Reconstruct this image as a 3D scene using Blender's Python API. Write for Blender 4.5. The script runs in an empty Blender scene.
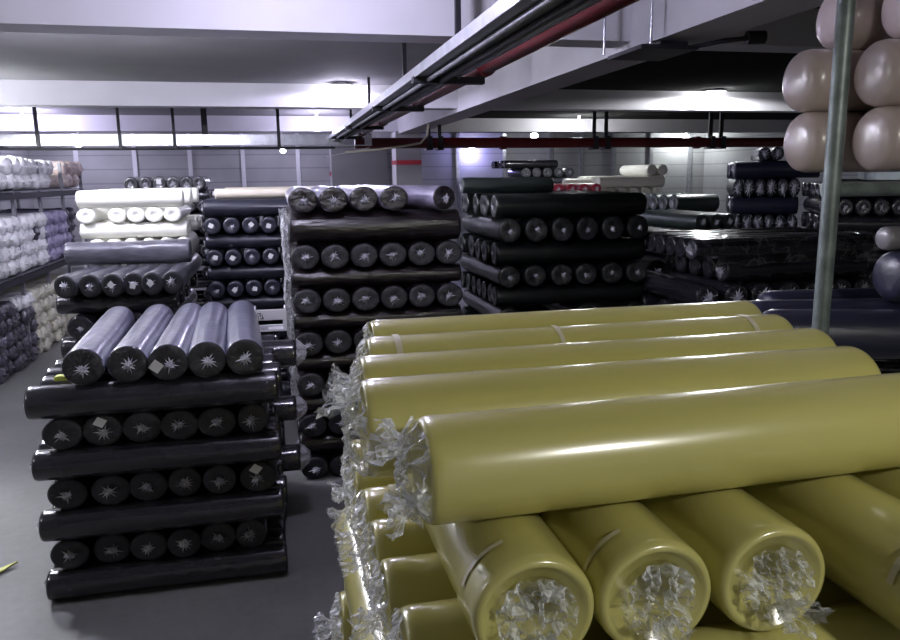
import bpy, bmesh, math, random
from mathutils import Vector, Matrix, noise
random.seed(7)
SC = bpy.context.scene
COL = SC.collection
PI = math.pi
LEFT, RIGHT = 'the aisle', 'the metal post'

# ------------------------------------------------------------------ camera
H = 2.6
F = 760.0
def cross(a, b): return Vector(a).cross(Vector(b))
dY = Vector((274 - 450, 179 - 320, F)).normalized()      # the way the beams' trunking runs, in camera axes (x right, y down)
dn = dY.cross(Vector((1, -0.012, 0))).normalized()
if dn.y < 0: dn = -dn
up = -dn
dX = dY.cross(up).normalized()
if dX.x < 0: dX = -dX
cam_d = bpy.data.cameras.new('camera')
cam = bpy.data.objects.new('camera', cam_d)
COL.objects.link(cam)
rt = Vector((dX.x, dY.x, up.x)); dw = Vector((dX.y, dY.y, up.y)); fw = Vector((dX.z, dY.z, up.z))
m = Matrix((rt, -dw, -fw)).transposed().to_4x4()
m.translation = (0, 0, H)
cam.matrix_world = m
cam_d.sensor_fit = 'HORIZONTAL'; cam_d.sensor_width = 36; cam_d.lens = F / 900 * 36
cam_d.clip_start = 0.05; cam_d.clip_end = 200
SC.camera = cam

# ------------------------------------------------------------------ materials
def newmat(name):
    M = bpy.data.materials.new(name); M.use_nodes = True
    nt = M.node_tree
    return M, nt, nt.nodes['Principled BSDF'], nt.nodes['Material Output']
def N(nt, t, **kw):
    n = nt.nodes.new(t)
    for k, v in kw.items():
        if k in n.inputs: n.inputs[k].default_value = v
        else: setattr(n, k, v)
    return n
def coords(nt, scale=(1, 1, 1)):
    tc = N(nt, 'ShaderNodeTexCoord'); mp = N(nt, 'ShaderNodeMapping')
    mp.inputs['Scale'].default_value = scale
    nt.links.new(tc.outputs['Object'], mp.inputs['Vector'])
    return mp.outputs['Vector']
def fabric_film(name, col, rough=.32, coat=.6, bump=.25, var=.25, spec=.5, stretch=(3, 22, 22), coat_rough=.22):
    """fabric seen through a tight wrapping film"""
    M, nt, b, out = newmat(name)
    v = coords(nt, stretch)
    n1 = N(nt, 'ShaderNodeTexNoise', Scale=1.0, Detail=4.0)
    nt.links.new(v, n1.inputs['Vector'])
    rmp = N(nt, 'ShaderNodeMapRange'); rmp.inputs[1].default_value = .3; rmp.inputs[2].default_value = .7
    rmp.inputs[3].default_value = 1 - var; rmp.inputs[4].default_value = 1 + var
    nt.links.new(n1.outputs['Fac'], rmp.inputs[0])
    mx = N(nt, 'ShaderNodeMix', data_type='RGBA', blend_type='MULTIPLY'); mx.inputs[0].default_value = 1
    mx.inputs[6].default_value = (*col, 1)
    nt.links.new(rmp.outputs[0], mx.inputs[7])
    nt.links.new(mx.outputs[2], b.inputs['Base Color'])
    b.inputs['Roughness'].default_value = rough
    b.inputs['Specular IOR Level'].default_value = spec
    b.inputs['Coat Weight'].default_value = coat; b.inputs['Coat Roughness'].default_value = coat_rough
    bp = N(nt, 'ShaderNodeBump', Strength=bump, Distance=.012)
    nt.links.new(n1.outputs['Fac'], bp.inputs['Height'])
    nt.links.new(bp.outputs['Normal'], b.inputs['Normal']); nt.links.new(bp.outputs['Normal'], b.inputs['Coat Normal'])
    return M
def film(name, col=(.85, .87, .9), lo=.12, hi=.75, scale=38, rough=.12, face=.6, radial=False):
    """crumpled clear film: see-through, milky where it folds or turns away"""
    M, nt, b, out = newmat(name)
    b.inputs['Base Color'].default_value = (*col, 1); b.inputs['Roughness'].default_value = rough
    b.inputs['Specular IOR Level'].default_value = .8
    v = coords(nt)
    if radial:                     # pleats running out from the gathered middle
        sp = N(nt, 'ShaderNodeSeparateXYZ'); nt.links.new(v, sp.inputs[0])
        at = N(nt, 'ShaderNodeMath', operation='ARCTAN2'); nt.links.new(sp.outputs['Y'], at.inputs[0]); nt.links.new(sp.outputs['Z'], at.inputs[1])
        m1 = N(nt, 'ShaderNodeMath', operation='MULTIPLY'); m1.inputs[1].default_value = .22; nt.links.new(at.outputs[0], m1.inputs[0])
        cb = N(nt, 'ShaderNodeCombineXYZ'); nt.links.new(m1.outputs[0], cb.inputs[0])
        ln = N(nt, 'ShaderNodeVectorMath', operation='LENGTH'); nt.links.new(v, ln.inputs[0])
        m2 = N(nt, 'ShaderNodeMath', operation='MULTIPLY'); m2.inputs[1].default_value = .35; nt.links.new(ln.outputs['Value'], m2.inputs[0]); nt.links.new(m2.outputs[0], cb.inputs[1])
        oi = N(nt, 'ShaderNodeObjectInfo'); nt.links.new(oi.outputs['Random'], cb.inputs[2]); v = cb.outputs[0]
    n1 = N(nt, 'ShaderNodeTexNoise', Scale=float(scale), Detail=3.0, Distortion=.6)
    nt.links.new(v, n1.inputs['Vector'])
    # a thin crease wherever the noise crosses its middle value
    d0 = N(nt, 'ShaderNodeMath', operation='SUBTRACT'); d0.inputs[1].default_value = .5; nt.links.new(n1.outputs['Fac'], d0.inputs[0])
    d1 = N(nt, 'ShaderNodeMath', operation='ABSOLUTE'); nt.links.new(d0.outputs[0], d1.inputs[0])
    r = N(nt, 'ShaderNodeMapRange'); r.inputs[1].default_value = .0; r.inputs[2].default_value = .045
    r.inputs[3].default_value = hi; r.inputs[4].default_value = lo
    nt.links.new(d1.outputs[0], r.inputs[0])
    lw = N(nt, 'ShaderNodeLayerWeight', Blend=.35)
    pw = N(nt, 'ShaderNodeMath', operation='MULTIPLY_ADD', use_clamp=True); pw.inputs[1].default_value = face
    nt.links.new(lw.outputs['Facing'], pw.inputs[0]); nt.links.new(r.outputs[0], pw.inputs[2])
    tr = N(nt, 'ShaderNodeBsdfTransparent'); mx = N(nt, 'ShaderNodeMixShader')
    nt.links.new(pw.outputs[0], mx.inputs[0]); nt.links.new(tr.outputs[0], mx.inputs[1]); nt.links.new(b.outputs[0], mx.inputs[2])
    bp = N(nt, 'ShaderNodeBump', Strength=.5, Distance=.006)
    nt.links.new(n1.outputs['Fac'], bp.inputs['Height']); nt.links.new(bp.outputs['Normal'], b.inputs['Normal'])
    nt.links.new(mx.outputs[0], out.inputs['Surface'])
    return M
def plain(name, col, rough=.5, metal=0., noise_amt=.12, scale=6., bump=0., spec=.5):
    M, nt, b, out = newmat(name)
    n1 = N(nt, 'ShaderNodeTexNoise', Scale=float(scale), Detail=5.0)
    nt.links.new(coords(nt), n1.inputs['Vector'])
    rmp = N(nt, 'ShaderNodeMapRange'); rmp.inputs[1].default_value = .3; rmp.inputs[2].default_value = .7
    rmp.inputs[3].default_value = 1 - noise_amt; rmp.inputs[4].default_value = 1 + noise_amt
    nt.links.new(n1.outputs['Fac'], rmp.inputs[0])
    mx = N(nt, 'ShaderNodeMix', data_type='RGBA', blend_type='MULTIPLY'); mx.inputs[0].default_value = 1
    mx.inputs[6].default_value = (*col, 1)
    nt.links.new(rmp.outputs[0], mx.inputs[7]); nt.links.new(mx.outputs[2], b.inputs['Base Color'])
    b.inputs['Roughness'].default_value = rough; b.inputs['Metallic'].default_value = metal
    b.inputs['Specular IOR Level'].default_value = spec
    if bump:
        bp = N(nt, 'ShaderNodeBump', Strength=bump, Distance=.01)
        nt.links.new(n1.outputs['Fac'], bp.inputs['Height']); nt.links.new(bp.outputs['Normal'], b.inputs['Normal'])
    return M
def glow(name, col, s):
    M, nt, b, out = newmat(name)
    b.inputs['Base Color'].default_value = (*col, 1)
    b.inputs['Emission Color'].default_value = (*col, 1); b.inputs['Emission Strength'].default_value = s
    return M
MT = {
 'black':  fabric_film('black_film', (.022, .021, .027), .24, .8, .45, .3, stretch=(6, 14, 14), coat_rough=.14),
 'black_end': plain('black_cloth', (.012, .012, .016), .5, 0, .3, 60, .3),
 'haze':   fabric_film('hazy_film_with_sheen', (.17, .17, .25), .28, .9, .45, .25, stretch=(22, 5, 5), coat_rough=.16),  # milky film on black, its lavender sheen put into the base colour
 'brown':  fabric_film('dark_brown_film', (.010, .0065, .008), .30, .6, .9, .4, stretch=(5, 30, 30)),
 'lilac':  fabric_film('brown_film_lilac_sheen', (.22, .20, .28), .32, .7, .7, .35, stretch=(7, 14, 14)),  # lilac glare on the brown rolls' film, put into the base colour
 'navy':   fabric_film('navy_film', (.015, .016, .028), .38, .35, .3, .25),
 'navy2':  fabric_film('deep_navy_film', (.016, .017, .037), .38, .4, .3, .25),
 'greyb':  fabric_film('grey_film', (.085, .085, .105), .35, .6, .5, .4, stretch=(6, 18, 18)),
 'grey':   fabric_film('grey_brown_film', (.20, .19, .20), .4, .5, .3, .2),
 'green':  fabric_film('green_black_film', (.004, .0055, .005), .38, .2, .4, .3),
 'ggreen': fabric_film('grey_green_film', (.028, .04, .036), .38, .5, .4, .3),
 'white':  fabric_film('white_cloth', (.80, .80, .72), .5, .2, .15, .06),
 'white2': fabric_film('white_bagged_cloth', (.78, .78, .80), .4, .4, .9, .15, stretch=(14, 14, 14)),
 'cream':  fabric_film('cream_bagged_cloth', (.60, .58, .47), .4, .4, .8, .15, stretch=(14, 14, 14)),
 'lav':    fabric_film('lavender_bagged_cloth', (.33, .30, .45), .4, .4, .8, .2, stretch=(14, 14, 14)),
 'pale':   fabric_film('pale_green_bagged_cloth', (.42, .47, .45), .4, .4, .8, .2, stretch=(14, 14, 14)),
 'pink':   fabric_film('pink_bagged_cloth', (.72, .60, .58), .4, .4, .9, .25, stretch=(18, 18, 18)),
 'dark':   fabric_film('dark_bagged_cloth', (.06, .055, .075), .34, .6, .9, .5, stretch=(14, 14, 14)),
 'red':    fabric_film('red_film', (.38, .02, .05), .4, .5, .3, .2),
 'beige':  fabric_film('beige_film', (.42, .345, .315), .34, .55, .12, .06, stretch=(2, 8, 8)),
 'ecru':   fabric_film('ecru_film', (.62, .57, .46), .4, .4, .2, .1),
 'olive':  fabric_film('yellow_olive_film', (.52, .48, .155), .29, 1.0, .06, .05, stretch=(1.2, 9, 9), coat_rough=.17),
 'film':   film('clear_film'),
 'film_end': film('clear_film_over_end', (.5, .5, .55), .0, .17, 16, .2, face=.03, radial=True),
 'film_big': film('crumpled_film', (.86, .88, .90), .04, .55, 9, .08, face=.8),
 'drape':  film('draped_film', (.7, .72, .75), .0, .16, 5, .14, face=.12),
 'bagend': film('milky_bag_film', (.55, .55, .60), .55, .8, 12, .25, face=.4),
 'knot':   film('gathered_film', (.72, .72, .78), .35, .9, 40, .2),
 'tag':    plain('paper', (.60, .60, .60), .7, 0, .03),
 'ink':    plain('ink', (.06, .06, .07), .7),
 'tape':   plain('pale_tape', (.62, .58, .42), .35, 0, .03),
 'yellow': plain('yellow_tape', (.62, .66, .10), .5, 0, .05),
 'paint':  plain('white_paint', (.60, .59, .62), .75, 0, .06, 1.2),
 'slab':   plain('grey_paint', (.25, .245, .255), .85, 0, .10, .8),
 'shadeslab': plain('ceiling_shade_tone', (.04, .04, .039), 1.0, 0, .10, .8, 0, .0),  # ceiling in shade, the darkness put into the colour
 'conc':   plain('concrete_beam', (.46, .45, .47), .75, 0, .10, 1.5),
 'galv':   plain('galvanised', (.55, .56, .60), .32, .8, .15, 9),
 'galvd':  plain('dull_galvanised', (.30, .31, .33), .42, .6, .25, 5),
 'darkmet': plain('dark_steel', (.02, .02, .024), .5, .2),
 'postmet': plain('worn_post_paint', (.16, .19, .18), .45, .35, .3, 14, .1),
 'racksteel': plain('rack_steel', (.22, .22, .25), .5, .3),
 'redpaint': plain('red_pipe_paint', (.085, .005, .007), .38, 0, .15, 5),
 'chrome': plain('bright_rod', (.6, .6, .64), .25, .9),
 'stripe': plain('red_stripe_paint', (.42, .03, .05), .6),
 'plas':   plain('white_plastic', (.72, .71, .76), .4, 0, .03),
 'bulb':   glow('bulb_cool', (.86, .84, 1.0), 14),
 'bulbn':  glow('bulb_neutral', (.97, .98, 1.0), 22),
}
# floor: sealed concrete with mottling
def floor_mat():
    M, nt, b, out = newmat('sealed_concrete')
    v = coords(nt)
    a = N(nt, 'ShaderNodeTexNoise', Scale=.9, Detail=6.0); c = N(nt, 'ShaderNodeTexNoise', Scale=14., Detail=6.0)
    nt.links.new(v, a.inputs['Vector']); nt.links.new(v, c.inputs['Vector'])
    add = N(nt, 'ShaderNodeMath', operation='MULTIPLY_ADD'); add.inputs[1].default_value = .35
    nt.links.new(c.outputs['Fac'], add.inputs[0]); nt.links.new(a.outputs['Fac'], add.inputs[2])
    cr = N(nt, 'ShaderNodeValToRGB')
    cr.color_ramp.elements[0].position = .42; cr.color_ramp.elements[0].color = (.13, .13, .127, 1)
    cr.color_ramp.elements[1].position = .95; cr.color_ramp.elements[1].color = (.215, .215, .21, 1)
    nt.links.new(add.outputs[0], cr.inputs[0]); nt.links.new(cr.outputs[0], b.inputs['Base Color'])
    b.inputs['Roughness'].default_value = .55
    bp = N(nt, 'ShaderNodeBump', Strength=.08, Distance=.01); nt.links.new(c.outputs['Fac'], bp.inputs['Height'])
    nt.links.new(bp.outputs['Normal'], b.inputs['Normal'])
    return M
def wall_mat(name, col, line):
    """wide horizontal boards"""
    M, nt, b, out = newmat(name)
    tc = N(nt, 'ShaderNodeTexCoord'); sp = N(nt, 'ShaderNodeSeparateXYZ'); nt.links.new(tc.outputs['Object'], sp.inputs[0])
    w = N(nt, 'ShaderNodeMath', operation='FRACT'); sc = N(nt, 'ShaderNodeMath', operation='MULTIPLY'); sc.inputs[1].default_value = 2.4
    nt.links.new(sp.outputs['Z'], sc.inputs[0]); nt.links.new(sc.outputs[0], w.inputs[0])
    lt = N(nt, 'ShaderNodeMath', operation='LESS_THAN'); lt.inputs[1].default_value = .09; nt.links.new(w.outputs[0], lt.inputs[0])
    n1 = N(nt, 'ShaderNodeTexNoise', Scale=1.1, Detail=4.0); nt.links.new(tc.outputs['Object'], n1.inputs['Vector'])
    r = N(nt, 'ShaderNodeMapRange'); r.inputs[1].default_value = .3; r.inputs[2].default_value = .7; r.inputs[3].default_value = .88; r.inputs[4].default_value = 1.1
    nt.links.new(n1.outputs['Fac'], r.inputs[0])
    m1 = N(nt, 'ShaderNodeMix', data_type='RGBA'); m1.inputs[6].default_value = (*col, 1); m1.inputs[7].default_value = (*line, 1)
    nt.links.new(lt.outputs[0], m1.inputs[0])
    m2 = N(nt, 'ShaderNodeMix', data_type='RGBA', blend_type='MULTIPLY'); m2.inputs[0].default_value = 1
    nt.links.new(m1.outputs[2], m2.inputs[6]); nt.links.new(r.outputs[0], m2.inputs[7]); nt.links.new(m2.outputs[2], b.inputs['Base Color'])
    b.inputs['Roughness'].default_value = .7
    return M
MT['floor'] = floor_mat()
MT['wall'] = wall_mat('wall_boards', (.36, .36, .375), (.25, .25, .27))

# ------------------------------------------------------------------ object helpers
def mesh_obj(name, me, mat, parent=None, loc=(0, 0, 0)):
    o = bpy.data.objects.new(name, me); COL.objects.link(o)
    if mat is not None and len(me.materials) == 0: me.materials.append(mat)
    if parent: o.parent = parent
    o.location = loc
    return o
def tag(o, label, cat, group=None, kind=None):
    o['label'] = label; o['category'] = cat
    if group: o['group'] = group
    if kind: o['kind'] = kind
    return o
def thing(name, label, cat, loc=(0, 0, 0), rz=0, group=None):
    o = bpy.data.objects.new(name, None); COL.objects.link(o)
    o.location = loc; o.rotation_euler = (0, 0, rz); o.empty_display_size = .1
    return tag(o, label, cat, group)
def bm_mesh(bm, name, smooth=True):
    me = bpy.data.meshes.new(name); bm.to_mesh(me); bm.free()
    if smooth:
        for p in me.polygons: p.use_smooth = True
    return me
def add_box(bm, c, s, bev=0):
    r = bmesh.ops.create_cube(bm, size=1)
    vs = r['verts']
    for v in vs: v.co = Vector((v.co.x * s[0] + c[0], v.co.y * s[1] + c[1], v.co.z * s[2] + c[2]))
    if bev:
        es = list({e for v in vs for e in v.link_edges})
        bmesh.ops.bevel(bm, geom=es, offset=bev, segments=2, affect='EDGES')
def box(name, c, s, mat, parent=None, bev=0):
    bm = bmesh.new(); add_box(bm, c, s, bev)
    return mesh_obj(name, bm_mesh(bm, name, False), mat, parent)
def add_tube(bm, pts, r, seg=14, cap=True):
    pts = [Vector(p) for p in pts]; rings = []
    for i, p in enumerate(pts):
        d = (pts[min(i + 1, len(pts) - 1)] - pts[max(i - 1, 0)]).normalized()
        a = d.orthogonal().normalized() if abs(d.z) > .99 else d.cross(Vector((0, 0, 1))).normalized()
        b = d.cross(a).normalized()
        rr = r[i] if isinstance(r, (list, tuple)) else r
        rings.append([bm.verts.new(p + a * (rr * math.cos(2 * PI * k / seg)) + b * (rr * math.sin(2 * PI * k / seg))) for k in range(seg)])
    for A, B in zip(rings, rings[1:]):
        for k in range(seg): bm.faces.new((A[k], A[(k + 1) % seg], B[(k + 1) % seg], B[k]))
    if cap:
        bm.faces.new(rings[0][::-1]); bm.faces.new(rings[-1])
def tube(name, pts, r, mat, parent=None, seg=14):
    bm = bmesh.new(); add_tube(bm, pts, r, seg)
    bmesh.ops.recalc_face_normals(bm, faces=bm.faces)
    me = bm_mesh(bm, name)
    me.set_sharp_from_angle(angle=math.radians(50))
    return mesh_obj(name, me, mat, parent)

# ------------------------------------------------------------------ roll pieces (axis along local X, centred)
CACHE = {}
def lathe(prof, seg, wob, sx):
    """prof: (x, radius, wobble weight)"""
    bm = bmesh.new(); rings = []
    for x, r, w in prof:
        ring = []
        for k in range(seg):
            a = 2 * PI * k / seg
            d = wob * w * (noise.noise(Vector((x * 2.2 + sx, 1.3 * math.cos(a), 1.3 * math.sin(a) + sx))) + .55 * noise.noise(Vector((x * 9 + sx, 1.1 * math.cos(a) + 7, 1.1 * math.sin(a)))))
            rr = r + d
            ring.append(bm.verts.new((x, rr * math.cos(a), rr * math.sin(a))))
        rings.append(ring)
    for A, B in zip(rings, rings[1:]):
        for k in range(seg): bm.faces.new((A[k], A[(k + 1) % seg], B[(k + 1) % seg], B[k]))
    bm.faces.new(rings[0][::-1]); bm.faces.new(rings[-1])
    bmesh.ops.recalc_face_normals(bm, faces=bm.faces)
    return bm
def body_mesh(L, r, v=0, style='flat', seg=36, wob=.003, mat='black', endmat=None):
    key = ('b', round(L, 2), round(r, 3), v, style, seg, mat, endmat, wob)
    if key in CACHE: return CACHE[key]
    h = L / 2; st = max(.06, L / 22)
    nb = max(2, int(L / st))
    if style == 'flat':
        end = [(0.010, .10 * r), (.009, .24 * r), (.002, .36 * r), (.000, .80 * r), (.003, .93 * r), (.012, .985 * r), (.028, r)]
    elif style == 'core':        # big roll: recessed centre with a cardboard-like ring
        end = [(.10, .20 * r), (.10, .34 * r), (.030, .40 * r), (.022, .62 * r), (.016, .64 * r), (.012, .80 * r), (.002, .84 * r), (.0, .90 * r), (.004, .955 * r), (.014, .99 * r), (.03, r)]
    elif style == 'dome':        # bagged, bulging end
        end = [(-.012 * r / .12, .10 * r), (-.010 * r / .12, .45 * r), (-.003 * r / .12, .72 * r), (.008 * r / .12, .87 * r), (.022 * r / .12, .955 * r), (.045 * r / .12, r)]
    else:                        # 'puffy': loosely bagged and gathered
        end = [(-.050 * r / .11, .05 * r), (-.022 * r / .11, .16 * r), (-.016 * r / .11, .40 * r), (-.012 * r / .11, .68 * r), (.008, .90 * r), (.035, .99 * r), (.10, 1.02 * r)]
    prof = [(-h + x, q, .4 if style != 'puffy' else 2) for x, q in end]
    x0 = -h + end[-1][0]; x1 = -x0
    for i in range(1, nb): prof.append((x0 + (x1 - x0) * i / nb, r, 1))
    prof += [(h - x, q, .4 if style != 'puffy' else 2) for x, q in reversed(end)]
    bm = lathe(prof, seg, wob, v * 13.7 + r * 31)
    me = bm_mesh(bm, 'roll_body')
    me.set_sharp_from_angle(angle=math.radians(75))
    me.materials.append(MT[mat])
    if endmat:
        me.materials.append(MT[endmat])
        for p in me.polygons:
            if abs(p.center.x) > h - .02 and (p.center.yz.length < .96 * r): p.material_index = 1
    CACHE[key] = me
    return me
def star_mesh(r, v, arms=11):
    """gathered film in the middle of an end, facing -X at x=0"""
    key = ('s', round(r, 3), v)
    if key in CACHE: return CACHE[key]
    rd = random.Random(v * 77 + 5)
    bm = bmesh.new()
    n = arms * 2; a0 = rd.random() * 6
    ctr = bm.verts.new((-.030 * r / .05, 0, 0)); inner = []; outer = []
    for k in range(n):
        a = a0 + 2 * PI * k / n + rd.uniform(-.12, .12)
        ri = r * rd.uniform(.22, .34); hi = -.020 * r / .05 if k % 2 else -.006
        inner.append(bm.verts.new((hi * rd.uniform(.6, 1.5), ri * math.cos(a), ri * math.sin(a))))
        ro = r * (rd.uniform(.55, 1.15) if k % 2 else rd.uniform(.28, .5)); ho = -.010 if k % 2 else -.002
        outer.append(bm.verts.new((ho * rd.uniform(.3, 1.6), ro * math.cos(a), ro * math.sin(a))))
    for k in range(n):
        j = (k + 1) % n
        bm.faces.new((ctr, inner[k], inner[j])); bm.faces.new((inner[k], outer[k], outer[j], inner[j]))
    me = bm_mesh(bm, 'gathered_film', False)
    me.materials.append(MT['knot'])
    CACHE[key] = me
    return me
def crumple_mesh(r, bulge, v, amp=.012, rings=15, seg=84, mat='film_big', rag=.0):
    """crumpled film over an end; bulges towards -X"""
    key = ('c', round(r, 3), round(bulge, 3), v, mat)
    if key in CACHE: return CACHE[key]
    bm = bmesh.new(); R_ = []
    for i in range(rings):
        t = (i + .35) / (rings - .65); ring = []
        for k in range(seg):
            a = 2 * PI * k / seg
            p = Vector((math.cos(a) * t * 2.0, math.sin(a) * t * 2.0, v * 5.1))
            rid = 1 - abs(noise.noise(p * 1.1)) * 2 + .6 * (1 - 2 * abs(noise.noise(p * 2.9)))
            pl = math.sin(a * 11 + 6 * noise.noise(p)) * .5
            x = -bulge * (1 - t * t) - amp * (rid - .6 + pl * t) * (.35 + .65 * min(1, (1 - t) * 4 + .25))
            rr = r * t * (1 + rag * t * noise.noise(Vector((a * 3, v, 2))))
            ring.append(bm.verts.new((x, rr * math.cos(a), rr * math.sin(a))))
        R_.append(ring)
    for A, B in zip(R_, R_[1:]):
        for k in range(seg): bm.faces.new((A[k], A[(k + 1) % seg], B[(k + 1) % seg], B[k]))
    bm.faces.new(R_[0][::-1])
    me = bm_mesh(bm, 'crumpled_film', False); me.materials.append(MT[mat])
    CACHE[key] = me
    return me
def tassel_mesh(v, s=.06, mat='film_big'):
    """loose bunch of film sticking out of a bag's end: a ruffled fan"""
    key = ('t', v, s, mat)
    if key in CACHE: return CACHE[key]
    bm = bmesh.new(); rings = []
    for i in range(9):
        t = i / 8; ring = []
        for k in range(26):
            a = 2 * PI * k / 26
            q = Vector((math.cos(a) * 1.8, math.sin(a) * 1.8, t * 2.2 + v * 3.3))
            rr = s * (.22 + .75 * t) * (1 + .55 * noise.noise(q * 1.5) + .25 * math.sin(9 * a + 5 * t))
            ring.append(bm.verts.new((-s * 1.5 * t * (1 + .35 * noise.noise(q)), rr * math.cos(a), rr * math.sin(a) - s * .35 * t * t)))
        rings.append(ring)
    for A, B in zip(rings, rings[1:]):
        for k in range(26): bm.faces.new((A[k], A[(k + 1) % 26], B[(k + 1) % 26], B[k]))
    me = bm_mesh(bm, 'film_bunch', False); me.materials.append(MT[mat])
    CACHE[key] = me
    return me
def tag_mesh(s):
    key = ('tag', s)
    if key in CACHE: return CACHE[key]
    bm = bmesh.new(); add_box(bm, (0, 0, 0), (.002, s, s))
    me = bm_mesh(bm, 'paper_tag', False); me.materials.append(MT['tag'])
    CACHE[key] = me
    return me

COUNT = 0
HID = []
PIV = None
def roll(label, group, mid, L, r, rv=None, rz=0., mat='black', endmat=None, style='flat', seg=36, star=None, crumple=None, film_end=False, ptag=None, wob=.003, tape=None, parts=True, tassel=None, name='fabric_roll', cat='fabric roll', tilt=0., bag=False):
    """rz=0: axis along X with its near end at -X.  rz=90 degrees: axis along Y, near end at -Y."""
    global COUNT
    COUNT += 1
    v = COUNT % 4
    me = body_mesh(L, r, v, style, seg, wob, mat, endmat)
    sq = (rv or r) / r
    if PIV:
        q = Matrix.Rotation(PIV[1], 3, 'Z') @ (Vector(mid) - PIV[0]); mid = PIV[0] + q; rz += PIV[1]
    base = Vector(mid) - Vector((0, 0, rv or r))
    if not parts:
        o = mesh_obj(name, me, None, None, mid); HID.append(o) if 'hidden behind' in label else None; o.rotation_euler = (0, tilt, rz); o.scale = (1, 1, sq)
        return tag(o, label, cat, group)
    t = thing(name, label, cat, base, rz, group)
    t.scale = (1, 1, sq); t.rotation_euler = (0, tilt, rz)
    zc = (rv or r) / sq
    ob = mesh_obj('wrapped_body', me, None, t, (0, 0, zc))
    x0 = -L / 2
    if film_end:
        c = mesh_obj('end_film', crumple_mesh(r * .93, .004, v, .006, 7, 44, 'film_end'), None, t, (x0 - .003, 0, zc)); c.rotation_euler = (COUNT * 1.7, 0, 0)
    if bag:
        c = mesh_obj('bag_end', crumple_mesh(r * 1.0, .07, 3, .014, 11, 60, 'bagend', .1), None, t, (-x0 + .002, 0, zc)); c.rotation_euler = (0, 0, PI); c['label'] = 'milky bag film bulging from the far end'
    if star:
        c = mesh_obj('gathered_film', star_mesh(star, COUNT % 7), None, t, (x0 - .004, random.uniform(-.1, .1) * r, zc + random.uniform(-.12, .08) * r)); c.rotation_euler = (COUNT * 2.3, 0, 0)
    if crumple:
        rr, bu, am = crumple
        c = mesh_obj('crumpled_end_film', crumple_mesh(rr, bu, COUNT % 5, am, rag=.25 if bu > .03 else 0), None, t, (x0 - .002, 0, zc)); c.rotation_euler = (COUNT * 2.1, 0, 0)
    if tassel:
        for (dy, dz, s, rx, ry) in tassel:
            c = mesh_obj('film_bunch', tassel_mesh(COUNT % 5, s), None, t, (x0 - .02, dy, zc + dz)); c.rotation_euler = (rx, ry, 0)
    if ptag:
        dy, dz, rot, s = ptag
        c = mesh_obj('paper_tag', tag_mesh(s), None, t, (x0 - .032, dy * r, zc + dz * r)); c.rotation_euler = (rot, 0, 0)
        c['label'] = 'small white paper tag'
    for a0, a1, x, wd in tape or ():
        bm = bmesh.new(); ra = r + .0042
        vs = []
        for i in range(15):
            a = a0 + (a1 - a0) * i / 14
            vs.append([bm.verts.new((x + e * wd / 2, ra * math.cos(a), ra * math.sin(a))) for e in (-1, 1)])
        for A, B in zip(vs, vs[1:]): bm.faces.new((A[0], A[1], B[1], B[0]))
        mesh_obj('tape_strip', bm_mesh(bm, 'tape_strip'), MT['tape'], t, (0, 0, zc))['label'] = 'pale strip of tape'
    return t

ORD = ['zeroth', 'first', 'second', 'third', 'fourth', 'fifth', 'sixth', 'seventh', 'eighth', 'ninth', 'tenth', 'eleventh', 'twelfth', 'thirteenth', 'fourteenth', 'fifteenth', 'sixteenth', 'seventeenth', 'eighteenth', 'nineteenth', 'twentieth']
def nth(i, n, a='leftmost', b='rightmost'):
    if n == 1: return 'single'
    return a if i == 0 else (b if i == n - 1 else ORD[i + 1] + ' from left')
def layer_word(k, n):
    return 'top layer' if k == 0 else ('bottom layer' if k == n - 1 else ORD[k + 1] + ' layer down')

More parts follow.
